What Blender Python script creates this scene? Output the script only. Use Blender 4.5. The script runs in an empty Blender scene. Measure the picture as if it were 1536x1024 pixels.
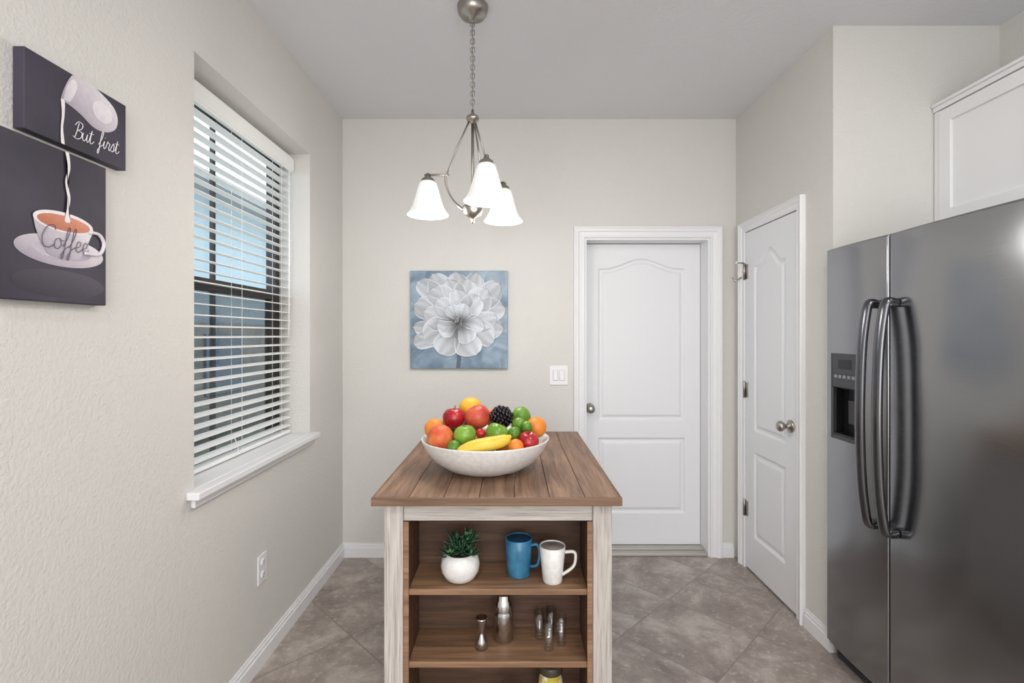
import bpy, math, random
from mathutils import Vector, Matrix
random.seed(7)
sc = bpy.context.scene
sc.view_settings.view_transform = 'Standard'
sc.view_settings.look = 'None'
COL = sc.collection

# ---------------------------------------------------------------- materials
def srgb(r, g, b):
    def f(c):
        c /= 255.0
        return c/12.92 if c <= 0.04045 else ((c+0.055)/1.055)**2.4
    return (f(r), f(g), f(b), 1.0)

def newmat(name):
    m = bpy.data.materials.new(name); m.use_nodes = True
    nt = m.node_tree
    return m, nt, nt.nodes['Principled BSDF'], nt.nodes, nt.links

def mat(name, col, rough=0.5, metal=0.0, bump=None, var=None, emit=None, spec=None, coat=0.0):
    """bump=(scale,strength,distance) var=(scale,col2,lo,hi)"""
    m, nt, b, N, L = newmat(name)
    b.inputs['Base Color'].default_value = col
    b.inputs['Roughness'].default_value = rough
    b.inputs['Metallic'].default_value = metal
    if coat: b.inputs['Coat Weight'].default_value = coat
    if spec is not None: b.inputs['Specular IOR Level'].default_value = spec
    tc = N.new('ShaderNodeTexCoord')
    if bump:
        n = N.new('ShaderNodeTexNoise'); n.inputs['Scale'].default_value = bump[0]
        n.inputs['Detail'].default_value = 3
        L.new(tc.outputs['Object'], n.inputs['Vector'])
        bp = N.new('ShaderNodeBump'); bp.inputs['Strength'].default_value = bump[1]
        bp.inputs['Distance'].default_value = bump[2]
        L.new(n.outputs['Fac'], bp.inputs['Height']); L.new(bp.outputs['Normal'], b.inputs['Normal'])
    if var:
        n = N.new('ShaderNodeTexNoise'); n.inputs['Scale'].default_value = var[0]
        n.inputs['Detail'].default_value = 4
        L.new(tc.outputs['Object'], n.inputs['Vector'])
        r = N.new('ShaderNodeValToRGB')
        r.color_ramp.elements[0].position = var[2]; r.color_ramp.elements[1].position = var[3]
        r.color_ramp.elements[0].color = col; r.color_ramp.elements[1].color = var[1]
        L.new(n.outputs['Fac'], r.inputs['Fac']); L.new(r.outputs['Color'], b.inputs['Base Color'])
    if emit:
        b.inputs['Emission Color'].default_value = emit[0]
        b.inputs['Emission Strength'].default_value = emit[1]
    return m

def wood(name, c1, c2, c3, scale=(30, 2, 30), rough=0.55, bump=0.25):
    m, nt, b, N, L = newmat(name)
    tc = N.new('ShaderNodeTexCoord'); mp = N.new('ShaderNodeMapping')
    mp.inputs['Scale'].default_value = scale
    oi = N.new('ShaderNodeObjectInfo')
    mul = N.new('ShaderNodeMath'); mul.operation = 'MULTIPLY'; mul.inputs[1].default_value = 37.0
    L.new(oi.outputs['Random'], mul.inputs[0])
    comb = N.new('ShaderNodeCombineXYZ')
    for i in range(3): L.new(mul.outputs[0], comb.inputs[i])
    L.new(tc.outputs['Object'], mp.inputs['Vector']); L.new(comb.outputs[0], mp.inputs['Location'])
    n = N.new('ShaderNodeTexNoise'); n.inputs['Scale'].default_value = 1.0
    n.inputs['Detail'].default_value = 6; n.inputs['Roughness'].default_value = 0.65
    n.inputs['Distortion'].default_value = 0.6
    L.new(mp.outputs['Vector'], n.inputs['Vector'])
    r = N.new('ShaderNodeValToRGB'); e = r.color_ramp.elements
    e[0].position = 0.32; e[0].color = c1; e[1].position = 0.68; e[1].color = c3
    k = e.new(0.5); k.color = c2
    L.new(n.outputs['Fac'], r.inputs['Fac'])
    hsv = N.new('ShaderNodeHueSaturation')
    mr = N.new('ShaderNodeMapRange'); mr.inputs['To Min'].default_value = 0.88; mr.inputs['To Max'].default_value = 1.12
    L.new(oi.outputs['Random'], mr.inputs['Value']); L.new(mr.outputs[0], hsv.inputs['Value'])
    L.new(r.outputs['Color'], hsv.inputs['Color']); L.new(hsv.outputs[0], b.inputs['Base Color'])
    bp = N.new('ShaderNodeBump'); bp.inputs['Strength'].default_value = bump; bp.inputs['Distance'].default_value = 0.002
    L.new(n.outputs['Fac'], bp.inputs['Height']); L.new(bp.outputs['Normal'], b.inputs['Normal'])
    b.inputs['Roughness'].default_value = rough
    return m

M_wall = mat('wall_paint', srgb(215, 213, 209), 0.7, bump=(105, 0.6, 0.0042))
M_ceil = mat('ceiling_paint', srgb(222, 223, 227), 0.85, bump=(60, 0.35, 0.004))
M_trim = mat('white_trim_paint', srgb(234, 234, 236), 0.4)
M_door = mat('white_door_paint', srgb(232, 233, 236), 0.42, bump=(90, 0.05, 0.001))
M_nickel = mat('brushed_nickel', srgb(168, 163, 157), 0.3, 1.0)
M_chrome = mat('polished_steel', srgb(200, 200, 202), 0.14, 1.0)
M_black = mat('black_plastic', srgb(22, 22, 24), 0.35)
M_dark = mat('dark_grey_plastic', srgb(62, 63, 66), 0.4)
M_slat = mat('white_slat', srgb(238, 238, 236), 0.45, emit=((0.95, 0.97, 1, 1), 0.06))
M_bronze = mat('bronze_frame', srgb(48, 42, 38), 0.45)
M_cer = mat('white_ceramic', srgb(232, 231, 229), 0.28, var=(60, srgb(222, 221, 218), .4, .6))
M_blue = mat('blue_glaze', srgb(42, 104, 142), 0.25, var=(18, srgb(74, 140, 174), .4, .7))
M_soil = mat('soil', srgb(60, 48, 40), 0.9, bump=(200, 1, 0.003))
M_leaf = mat('succulent_leaf', srgb(20, 60, 38), 0.4, var=(70, srgb(104, 156, 106), .52, .72))
M_top = wood('tabletop_wood', srgb(96, 71, 54), srgb(130, 100, 79), srgb(156, 125, 101), (40, 3.2, 40), .5, .35)
M_topE = wood('tabletop_edge', srgb(86, 64, 49), srgb(116, 88, 68), srgb(140, 110, 88), (2.2, 38, 38), .5, .4)
M_white = wood('whitewashed_wood', srgb(150, 142, 136), srgb(184, 178, 173), srgb(204, 199, 194), (150, 150, 5), .6, .5)
M_whiteH = wood('whitewashed_wood_h', srgb(160, 152, 146), srgb(188, 182, 177), srgb(206, 201, 196), (5, 150, 150), .6, .5)
M_brown = wood('brown_interior_wood', srgb(62, 43, 31), srgb(80, 57, 42), srgb(98, 71, 53), (3, 40, 50), .6, .2)
M_shelf = wood('shelf_wood', srgb(112, 82, 60), srgb(140, 107, 81), srgb(162, 127, 98), (2.5, 40, 60), .5, .2)

def stainless(name='stainless_steel', c=srgb(150, 151, 154), r0=.22, r1=.33, bs=.08):
    m, nt, b, N, L = newmat(name)
    b.inputs['Metallic'].default_value = 1.0
    b.inputs['Base Color'].default_value = c
    tc = N.new('ShaderNodeTexCoord'); mp = N.new('ShaderNodeMapping')
    mp.inputs['Scale'].default_value = (3, 3, 500)
    n = N.new('ShaderNodeTexNoise'); n.inputs['Scale'].default_value = 1; n.inputs['Detail'].default_value = 3
    L.new(tc.outputs['Object'], mp.inputs['Vector']); L.new(mp.outputs[0], n.inputs['Vector'])
    mr = N.new('ShaderNodeMapRange'); mr.inputs['To Min'].default_value = r0; mr.inputs['To Max'].default_value = r1
    L.new(n.outputs['Fac'], mr.inputs['Value']); L.new(mr.outputs[0], b.inputs['Roughness'])
    # very slow waviness of the sheet metal + fine brushing
    n2 = N.new('ShaderNodeTexNoise'); n2.inputs['Scale'].default_value = 2.2; n2.inputs['Detail'].default_value = 1
    L.new(tc.outputs['Object'], n2.inputs['Vector'])
    b2 = N.new('ShaderNodeBump'); b2.inputs['Strength'].default_value = .5 if bs else 0.0; b2.inputs['Distance'].default_value = .02
    L.new(n2.outputs['Fac'], b2.inputs['Height'])
    bp = N.new('ShaderNodeBump'); bp.inputs['Strength'].default_value = bs; bp.inputs['Distance'].default_value = .0004
    L.new(n.outputs['Fac'], bp.inputs['Height']); L.new(b2.outputs[0], bp.inputs['Normal']); L.new(bp.outputs[0], b.inputs['Normal'])
    return m
M_steel = stainless(c=srgb(154, 155, 158), r0=.13, r1=.24, bs=.16)
M_steelH = stainless('handle_steel', srgb(106, 107, 111), .2, .28, 0.0)

def floor_mat():
    m, nt, b, N, L = newmat('floor_tile')
    P = 0.65
    tc = N.new('ShaderNodeTexCoord'); sp = N.new('ShaderNodeSeparateXYZ')
    L.new(tc.outputs['Object'], sp.inputs[0])
    def math_(op, a, bb=None, c=None):
        n = N.new('ShaderNodeMath'); n.operation = op
        for i, v in enumerate((a, bb, c)):
            if v is None: continue
            if isinstance(v, (int, float)): n.inputs[i].default_value = v
            else: L.new(v, n.inputs[i])
        return n.outputs[0]
    X, Y = sp.outputs[0], sp.outputs[1]
    u = math_('DIVIDE', math_('SUBTRACT', math_('ADD', X, Y), 3.57), P)
    v = math_('DIVIDE', math_('SUBTRACT', math_('SUBTRACT', Y, X), 1.87), P)
    fu, fv = math_('FLOOR', u), math_('FLOOR', v)
    du = math_('ABSOLUTE', math_('SUBTRACT', math_('FRACT', u), .5))
    dv = math_('ABSOLUTE', math_('SUBTRACT', math_('FRACT', v), .5))
    mx = math_('MAXIMUM', du, dv)
    gr = N.new('ShaderNodeMapRange'); gr.inputs['From Min'].default_value = .4925; gr.inputs['From Max'].default_value = .4955
    L.new(mx, gr.inputs['Value'])
    cb = N.new('ShaderNodeCombineXYZ'); L.new(fu, cb.inputs[0]); L.new(fv, cb.inputs[1])
    wn = N.new('ShaderNodeTexWhiteNoise'); L.new(cb.outputs[0], wn.inputs['Vector'])
    va = N.new('ShaderNodeVectorMath'); va.operation = 'SCALE'; va.inputs['Scale'].default_value = 9
    L.new(wn.outputs['Color'], va.inputs[0])
    vb = N.new('ShaderNodeVectorMath'); vb.operation = 'ADD'
    L.new(va.outputs[0], vb.inputs[0]); L.new(tc.outputs['Object'], vb.inputs[1])
    n1 = N.new('ShaderNodeTexNoise'); n1.inputs['Scale'].default_value = 4.5; n1.inputs['Detail'].default_value = 10
    n1.inputs['Roughness'].default_value = .72; n1.inputs['Distortion'].default_value = .3
    L.new(vb.outputs[0], n1.inputs['Vector'])
    r1 = N.new('ShaderNodeValToRGB'); e = r1.color_ramp.elements
    e[0].position = .34; e[0].color = srgb(126, 115, 109); e[1].position = .66; e[1].color = srgb(188, 180, 173)
    k = e.new(.5); k.color = srgb(155, 143, 136)
    L.new(n1.outputs['Fac'], r1.inputs['Fac'])
    n2 = N.new('ShaderNodeTexNoise'); n2.inputs['Scale'].default_value = 34; n2.inputs['Detail'].default_value = 6; n2.inputs['Roughness'].default_value = .65
    L.new(vb.outputs[0], n2.inputs['Vector'])
    r2 = N.new('ShaderNodeValToRGB'); r2.color_ramp.elements[0].position = .54; r2.color_ramp.elements[1].position = .68
    L.new(n2.outputs['Fac'], r2.inputs['Fac'])
    mxa = N.new('ShaderNodeMixRGB'); mxa.inputs[2].default_value = srgb(204, 198, 192)
    f2 = math_('MULTIPLY', r2.outputs['Color'], .5); L.new(f2, mxa.inputs[0]); L.new(r1.outputs[0], mxa.inputs[1])
    hs = N.new('ShaderNodeHueSaturation'); mr = N.new('ShaderNodeMapRange')
    mr.inputs['To Min'].default_value = .93; mr.inputs['To Max'].default_value = 1.06
    L.new(wn.outputs['Value'], mr.inputs['Value']); L.new(mr.outputs[0], hs.inputs['Value']); L.new(mxa.outputs[0], hs.inputs['Color'])
    mg = N.new('ShaderNodeMixRGB'); mg.inputs[2].default_value = srgb(128, 120, 114)
    L.new(gr.outputs[0], mg.inputs[0]); L.new(hs.outputs[0], mg.inputs[1]); L.new(mg.outputs[0], b.inputs['Base Color'])
    b.inputs['Roughness'].default_value = .33
    h = math_('SUBTRACT', math_('MULTIPLY', n1.outputs['Fac'], .3), gr.outputs[0])
    bp = N.new('ShaderNodeBump'); bp.inputs['Strength'].default_value = .3; bp.inputs['Distance'].default_value = .002
    L.new(h, bp.inputs['Height']); L.new(bp.outputs[0], b.inputs['Normal'])
    return m
M_floor = floor_mat()

def glass_mat(name, tint=(1, 1, 1, 1), gl=0.08):
    m = bpy.data.materials.new(name); m.use_nodes = True; nt = m.node_tree; N = nt.nodes; L = nt.links
    N.remove(N['Principled BSDF']); out = N['Material Output']
    t = N.new('ShaderNodeBsdfTransparent'); t.inputs[0].default_value = tint
    g = N.new('ShaderNodeBsdfGlossy'); g.inputs['Roughness'].default_value = .02
    mx = N.new('ShaderNodeMixShader'); mx.inputs[0].default_value = gl
    L.new(t.outputs[0], mx.inputs[1]); L.new(g.outputs[0], mx.inputs[2]); L.new(mx.outputs[0], out.inputs[0])
    return m
M_pane = glass_mat('window_glass', (.9, .95, .97, 1), .06)
M_screen = glass_mat('insect_screen', (.55, .55, .55, 1), .0)
M_glass = glass_mat('clear_glass', (.95, .955, .96, 1), .13)

def vcol_mat(name, rough=.6, bump=None):
    m, nt, b, N, L = newmat(name)
    a = N.new('ShaderNodeAttribute'); a.attribute_name = 'Col'
    n = N.new('ShaderNodeTexNoise'); n.inputs['Scale'].default_value = 90; n.inputs['Detail'].default_value = 4
    mr = N.new('ShaderNodeMapRange'); mr.inputs['To Min'].default_value = .85; mr.inputs['To Max'].default_value = 1.12
    tc = N.new('ShaderNodeTexCoord'); L.new(tc.outputs['Object'], n.inputs['Vector'])
    L.new(n.outputs['Fac'], mr.inputs['Value'])
    hs = N.new('ShaderNodeHueSaturation'); L.new(mr.outputs[0], hs.inputs['Value']); L.new(a.outputs['Color'], hs.inputs['Color'])
    L.new(hs.outputs[0], b.inputs['Base Color']); b.inputs['Roughness'].default_value = rough
    return m
M_paint = vcol_mat('painted_colour')

# ---------------------------------------------------------------- mesh helpers
def link(ob, parent=None):
    COL.objects.link(ob)
    if parent is not None: ob.parent = parent
    return ob

def empty(name):
    e = bpy.data.objects.new(name, None); e.empty_display_size = .05
    COL.objects.link(e); return e

def mesh(name, V, F, m, parent=None, smooth=False, cols=None):
    me = bpy.data.meshes.new(name); me.from_pydata([tuple(v) for v in V], [], F); me.update()
    if m is not None: me.materials.append(m)
    if smooth: me.polygons.foreach_set('use_smooth', [True]*len(me.polygons))
    if cols:
        a = me.color_attributes.new('Col', 'FLOAT_COLOR', 'POINT')
        for i, c in enumerate(cols): a.data[i].color = c
    ob = bpy.data.objects.new(name, me)
    return link(ob, parent)

def boxgeo(b):
    x0, x1, y0, y1, z0, z1 = b
    V = [(x0,y0,z0),(x1,y0,z0),(x1,y1,z0),(x0,y1,z0),(x0,y0,z1),(x1,y0,z1),(x1,y1,z1),(x0,y1,z1)]
    F = [(0,3,2,1),(4,5,6,7),(0,1,5,4),(1,2,6,5),(2,3,7,6),(3,0,4,7)]
    return V, F

def boxes(name, bl, m, parent=None, bevel=0.0):
    V = []; F = []
    for b in bl:
        v, f = boxgeo(b); o = len(V); V += v; F += [tuple(i+o for i in q) for q in f]
    ob = mesh(name, V, F, m, parent)
    if bevel:
        md = ob.modifiers.new('bevel', 'BEVEL'); md.width = bevel; md.segments = 2; md.limit_method = 'ANGLE'
    return ob
def box(name, x0, x1, y0, y1, z0, z1, m, parent=None, bevel=0.0):
    return boxes(name, [(x0,x1,y0,y1,z0,z1)], m, parent, bevel)

def lathe(name, prof, loc, m, parent=None, seg=40, axis='Z', flat=False, rfun=None):
    V = []; F = []; n = len(prof)
    for i, (r, h) in enumerate(prof):
        for j in range(seg):
            a = 2*math.pi*j/seg
            rr = r*(rfun(a, i) if rfun else 1)
            p = (rr*math.cos(a), rr*math.sin(a), h)
            if axis == 'Y': p = (p[0], -p[2], p[1])
            if axis == '-X': p = (-p[2], p[0], p[1])
            if axis == 'X': p = (p[2], p[0], p[1])
            V.append((p[0]+loc[0], p[1]+loc[1], p[2]+loc[2]))
    for i in range(n-1):
        for j in range(seg):
            k = (j+1) % seg
            F.append((i*seg+j, i*seg+k, (i+1)*seg+k, (i+1)*seg+j))
    if prof[0][0] > 1e-5: F.append(tuple(reversed(range(seg))))
    if prof[-1][0] > 1e-5: F.append(tuple((n-1)*seg+j for j in range(seg)))
    return mesh(name, V, F, m, parent, smooth=not flat)

def catmull(pts, sub=8):
    P = [Vector(p) for p in pts]; out = []
    for i in range(len(P)-1):
        p0 = P[max(i-1, 0)]; p1 = P[i]; p2 = P[i+1]; p3 = P[min(i+2, len(P)-1)]
        for k in range(sub):
            t = k/sub
            out.append(0.5*((2*p1)+(p2-p0)*t+(2*p0-5*p1+4*p2-p3)*t*t+(3*p1-p0-3*p2+p3)*t*t*t))
    out.append(P[-1]); return out

def tubegeo(pts, rad, seg=10, closed=False, flat=1.0):
    P = [Vector(p) for p in pts]; n = len(P)
    R = rad if isinstance(rad, (list, tuple)) else [rad]*n
    V = []; F = []; nrm = None
    for i in range(n):
        if closed: t = P[(i+1) % n]-P[i-1]
        else: t = P[min(i+1, n-1)]-P[max(i-1, 0)]
        t.normalize()
        if nrm is None:
            up = Vector((0, 0, 1)) if abs(t.z) < .9 else Vector((0, 1, 0))
            nrm = (up-t*up.dot(t)).normalized()
        else:
            nrm = (nrm-t*nrm.dot(t)).normalized()
        bi = t.cross(nrm)
        for j in range(seg):
            a = 2*math.pi*j/seg
            V.append(P[i]+nrm*math.cos(a)*R[i]+bi*math.sin(a)*R[i]*flat)
    for i in range(n if closed else n-1):
        i2 = (i+1) % n
        for j in range(seg):
            k = (j+1) % seg
            F.append((i*seg+j, i*seg+k, i2*seg+k, i2*seg+j))
    if not closed:
        F.append(tuple(reversed(range(seg)))); F.append(tuple((n-1)*seg+j for j in range(seg)))
    return V, F
def tube(name, pts, rad, m, parent=None, seg=10, closed=False, flat=1.0):
    V, F = tubegeo(pts, rad, seg, closed, flat)
    return mesh(name, V, F, m, parent, smooth=True)
def merge(parts):
    V = []; F = []
    for v, f in parts:
        o = len(V); V += list(v); F += [tuple(i+o for i in q) for q in f]
    return V, F

def sheet(name, us, vs, fn, m, parent=None, smooth=True):
    V = [fn(u, v) for v in vs for u in us]; nu = len(us)
    F = [(j*nu+i, j*nu+i+1, (j+1)*nu+i+1, (j+1)*nu+i) for j in range(len(vs)-1) for i in range(nu-1)]
    return mesh(name, V, F, m, parent, smooth=smooth)
def lin(a, b, n): return [a+(b-a)*i/(n-1) for i in range(n)]

# ---------------------------------------------------------------- room shell
XL, XR, YB, ZC = -1.10, 1.455, 3.247, 2.84
YN = -3.2
WT = .22
XS = 2.21   # far right wall
YC = 2.266  # corner of pantry
box('floor', XL-WT, XS+.15, YN-.1, YB+.3, -.1, 0, M_floor)
box('ceiling', XL-WT, XS+.15, YN-.1, YB+.3, ZC, ZC+.1, M_ceil)
wy0, wy1, wz0, wz1 = 1.73, 2.722, .88, 2.422
boxes('wall_left', [(XL-WT, XL, YN, wy0, 0, ZC), (XL-WT, XL, wy1, YB+.3, 0, ZC),
                    (XL-WT, XL, wy0, wy1, 0, wz0), (XL-WT, XL, wy0, wy1, wz1, ZC)], M_wall)
dx0, dx1, dz = .472, 1.286, 2.068
boxes('wall_back', [(XL, dx0, YB, YB+.2, 0, ZC), (dx1, XS, YB, YB+.2, 0, ZC), (dx0, dx1, YB, YB+.2, dz, ZC)], M_wall)
cy0, cy1, cz = 2.54, 3.105, 2.075
boxes('wall_pantry', [(XR, XR+.1, YC, cy0, 0, ZC), (XR, XR+.1, cy1, YB, 0, ZC), (XR, XR+.1, cy0, cy1, cz, ZC)], M_wall)
box('wall_alcove', XR+.1, XS, YC, YC+.1, 0, ZC, M_wall)
box('wall_right', XS, XS+.12, YN, YB, 0, ZC, M_wall)
box('wall_rear', XL, XS, YN-.1, YN, 0, ZC, M_wall)

def baseboard(name, segs):
    bl = []
    for ax, f, a, b_, d in segs:
        for (t, z0, z1) in ((.016, 0, .062), (.011, .062, .078), (.006, .078, .09)):
            lo, hi = sorted((f, f+d*t))
            bl.append((lo, hi, a, b_, z0, z1) if ax == 'x' else (a, b_, lo, hi, z0, z1))
    return boxes(name, bl, M_trim)
baseboard('baseboard_left', [('x', XL, YN, YB-.02, 1)])
baseboard('baseboard_back', [('y', YB, XL, dx0-.075, -1), ('y', YB, dx1+.075, XR-.02, -1)])
baseboard('baseboard_pantry', [('x', XR, YC, cy0-.072, -1)])

# ---------------------------------------------------------------- casings (mitred profile swept round the opening)
def casing(name, u0, u1, zt_, w, place, extra):
    prof = [(0, 0), (0, .009), (.004, .013), (w*.12, .013), (w*.2, .010), (w*.5, .013), (w*.62, .020), (w*.80, .021), (w*.86, .026), (w*.96, .026), (w, .022), (w, 0)]
    V = []; F = []
    for (o, t) in prof:
        V += [place(u0-o, 0, t), place(u0-o, zt_+o, t), place(u1+o, zt_+o, t), place(u1+o, 0, t)]
    for i in range(len(prof)-1):
        for k in range(3):
            F.append((i*4+k, i*4+k+1, (i+1)*4+k+1, (i+1)*4+k))
    v2, f2 = merge([boxgeo(b) for b in extra]) if extra else ([], [])
    o = len(V); V += v2; F += [tuple(q+o for q in x) for x in f2]
    return mesh(name, V, F, M_trim)
casing('trim_1', dx0, dx1, dz, .072, lambda u, z, t: (u, YB-t, z),
       [(dx0+.0002, dx0+.012, YB+.0005, YB+.19, 0, dz-.0002), (dx1-.012, dx1-.0002, YB+.0005, YB+.19, 0, dz-.0002), (dx0+.012, dx1-.012, YB+.0005, YB+.19, dz-.012, dz-.0002)])
casing('trim_2', cy0, cy1, cz, .062, lambda u, z, t: (XR-t, u, z), None)

# ---------------------------------------------------------------- moulded doors
def panelh(u, v, panels):
    h = 0
    for (u0, u1, v0, v1, rise) in panels:
        c = (u0+u1)/2; half = (u1-u0)/2
        if rise:
            t = min(abs(u-c)/half/.86, 1)
            top = v1+rise*(.5+.5*math.cos(math.pi*t))
            sl = rise*.5*math.pi/(half*.86)*math.sin(math.pi*t)
            dt = (top-v)/math.sqrt(1+sl*sl)
        else: dt = v1-v
        d = min(u-u0, u1-u, v-v0, dt)
        if d > 0:
            if d < .010: h = -.012*math.sin(d/.010*math.pi/2)
            elif d < .018: h = -.012
            elif d < .040: h = -.012+.010*(.5-.5*math.cos((d-.018)/.022*math.pi))
            else: h = -.002
    return h

d1 = empty('door_1')
sx0, sx1 = dx0+.014, dx1-.014; yf = YB+.137
pan = [(.585, 1.170, .862, 1.888, .066), (.585, 1.170, .235, .742, 0)]
sheet('slab_face', lin(sx0, sx1, 230), lin(.022, dz-.016, 480), lambda u, v: (u, yf-panelh(u, v, pan), v), M_door, d1)
box('slab', sx0, sx1, yf+.015, yf+.045, .022, dz-.016, M_door, d1)
def knob(parent, loc, axis):
    lathe('knob', [(0.001, 0), (.033, 0), (.033, .006), (.027, .010), (.013, .014), (.011, .034), (.02, .040), (.0275, .05), (.028, .060), (.022, .069), (.008, .073), (0.001, .073)], loc, M_nickel, parent, 32, axis)
knob(d1, (.525, yf, .945), 'Y')
boxes('threshold', [(dx0+.013, dx1-.013, YB+.0, YB+.19, 0.001, .018), (dx0+.013, dx1-.013, YB+.06, YB+.12, .018, .026)], mat('threshold_metal', srgb(188, 184, 178), .4, .6), d1, .003)
box('outer_jamb_seal', dx0+.013, dx1-.013, yf+.046, YB+.199, .0, dz-.013, M_trim, d1)

d2 = empty('door_2')
ya, yb_ = cy0+.003, cy1-.003; xf = XR-.004
pan2 = [(2.655, 2.995, .865, 1.85, .085), (2.655, 2.995, .225, .735, 0)]
sheet('slab_face', lin(ya, yb_, 170), lin(.012, cz-.004, 460), lambda u, v: (xf-panelh(u, v, pan2), u, v), M_door, d2)
box('slab', xf+.015, xf+.045, ya, yb_, .012, cz-.004, M_door, d2)
boxes('edge_strips', [(xf, xf+.0145, ya-.0005, ya+.001, .012, cz-.004), (xf, xf+.0145, yb_-.001, yb_+.0005, .012, cz-.004)], M_door, d2)
knob(d2, (xf, 2.60, .965), '-X')
for i, z in enumerate((1.83, 1.10, .37)):
    box('hinge_leaf_%d' % i, xf-.003, xf+.001, cy1-.035, cy1+.002, z-.045, z+.045, M_nickel, d2, .001)
    lathe('hinge_pin_%d' % i, [(.001, -.05), (.007, -.05), (.007, .05), (.001, .055)], (xf-.008, cy1+.002, z), M_nickel, d2, 12)
tube('hinge_stop', [(xf-.012, cy1, 1.885), (xf-.05, cy1-.01, 1.885), (xf-.065, cy1-.015, 1.885)], .004, M_nickel, d2)
lathe('hinge_stop_pad', [(.001, 0), (.009, 0), (.009, .010), (.001, .010)], (xf-.06, cy1-.015, 1.885), mat('rubber_white', srgb(220, 220, 215), .6), d2, 14, '-X')
tube('hinge_stop_lower', [(xf-.012, cy1+.03, 1.80), (xf-.05, cy1+.045, 1.775), (xf-.06, cy1+.05, 1.80)], .004, M_nickel, d2)

# ---------------------------------------------------------------- window
w1 = empty('window_1')
fx0, fx1 = XL-.218, XL-.165
fr = [(fx0, fx1, wy0, wy0+.045, wz0, wz1), (fx0, fx1, wy1-.045, wy1, wz0, wz1), (fx0, fx1, wy0+.045, wy1-.045, wz0, wz0+.05), (fx0, fx1, wy0+.045, wy1-.045, wz1-.045, wz1),
      (fx0, fx1+.002, wy0+.045, wy1-.045, 1.625, 1.675), (fx0+.02, fx1-.0, wy1-.10, wy1-.05, wz0+.05, 1.625), (fx0+.02, fx1, wy0+.05, wy0+.085, wz0+.05, 1.625)]
boxes('frame', fr, M_bronze, w1, .003)
boxes('muntins', [(fx0+.02, fx0+.035, 2.145, 2.165, 1.675, wz1-.045), (fx0+.02, fx0+.035, 2.145, 2.165, wz0+.05, 1.625)], M_bronze, w1)
box('glass_upper', fx0+.014, fx0+.018, wy0+.045, wy1-.045, 1.675, wz1-.045, M_pane, w1)
box('glass_lower', fx0+.036, fx0+.040, wy0+.085, wy1-.10, wz0+.05, 1.625, M_pane, w1)
box('screen', fx0+.004, fx0+.006, wy0+.045, wy1-.045, wz0+.05, 1.625, M_screen, w1)

sill = boxes('window_sill', [(XL-.155, XL, wy0+.001, wy1-.001, wz0, wz0+.026), (XL+.0005, XL+.045, wy0-.045, wy1+.035, wz0, wz0+.026), (XL+.0005, XL+.016, wy0-.02, wy1+.012, wz0-.034, wz0-.0005)], M_trim, bevel=.004)

bl = empty('window_blind')
bx0, bx1 = XL-.148, XL-.098
by0, by1 = wy0+.008, wy1-.012
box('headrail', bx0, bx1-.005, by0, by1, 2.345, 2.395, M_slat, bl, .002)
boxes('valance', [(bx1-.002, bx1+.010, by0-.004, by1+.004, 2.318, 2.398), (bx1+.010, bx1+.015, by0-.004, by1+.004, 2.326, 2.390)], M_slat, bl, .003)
parts = []
nS = 32; zt, zb = 2.30, .955
for i in range(nS):
    z = zt-(zt-zb)*i/(nS-1)
    tilt = .10
    V = []
    for k in range(5):
        t = k/4-.5
        x = (bx0+bx1)/2+t*.05
        zz = z-t*.05*tilt+.0022*(1-4*t*t)
        V += [(x, by0, zz), (x, by1, zz), (x, by0, zz-.003), (x, by1, zz-.003)]
    F = []
    for k in range(4):
        a = k*4; c = a+4
        F += [(a, c, c+1, a+1), (a+2, a+3, c+3, c+2), (a, a+2, c+2, c), (a+1, c+1, c+3, a+3)]
    F += [(0, 1, 3, 2), (16, 18, 19, 17)]
    parts.append((V, F))
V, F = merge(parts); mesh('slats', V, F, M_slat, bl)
box('bottom_rail', bx0+.002, bx1-.002, by0, by1, .912, .928, M_slat, bl, .003)
st = []
for y in (1.86, 2.22, 2.60):
    for x in (bx0+.002, bx1-.001):
        st.append((x-.0006, x+.0006, y, y+.0014, .925, 2.35))
boxes('ladder_strings', st, M_slat, bl)
tube('tilt_wand', [(bx1+.012, by1-.05, 2.32), (bx1+.016, by1-.055, 1.9), (bx1+.014, by1-.058, 1.42)], .004, M_slat, bl, 8)
tube('lift_cord', [(bx1+.012, by0+.10, 2.32), (bx1+.013, by0+.10, 1.6), (bx1+.012, by0+.102, 1.0)], .0015, M_slat, bl, 6)
tube('lift_cord_b', catmull([(bx1+.012, by0+.40, 1.0), (bx1+.016, by0+.42, .95), (bx1+.02, by0+.40, .925), (bx1+.016, by0+.46, .94)], 6), .0015, M_slat, bl, 6)

# exterior
M_stucco = mat('neighbour_stucco', srgb(160, 174, 178), .9, bump=(40, .4, .01))
nb = empty('neighbour_house')
box('house_wall', -4.9, -4.5, 2.5, 13.5, 0, 3.6, M_stucco, nb)
box('house_base', -4.5, -4.44, 2.5, 13.5, 0, 1.62, mat('house_base_stone', srgb(160, 156, 148), .9, var=(3, srgb(140, 138, 134), .4, .6)), nb)
mesh('house_roof', [(-4.0, 2.0, 3.60), (-4.0, 14, 3.60), (-7, 14, 4.6), (-7, 2.0, 4.6), (-4.0, 2, 3.48), (-4.0, 14, 3.48), (-4.9, 14, 3.48), (-4.9, 2, 3.48)],
     [(0, 1, 2, 3), (0, 4, 5, 1), (4, 7, 6, 5)], mat('roof_tile', srgb(150, 150, 152), .8, bump=(20, .5, .02)), nb)
boxes('house_window', [(-4.44, -4.40, 7.2, 8.2, .55, 1.45)], mat('house_glass', srgb(90, 110, 126), .1), nb)
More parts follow.
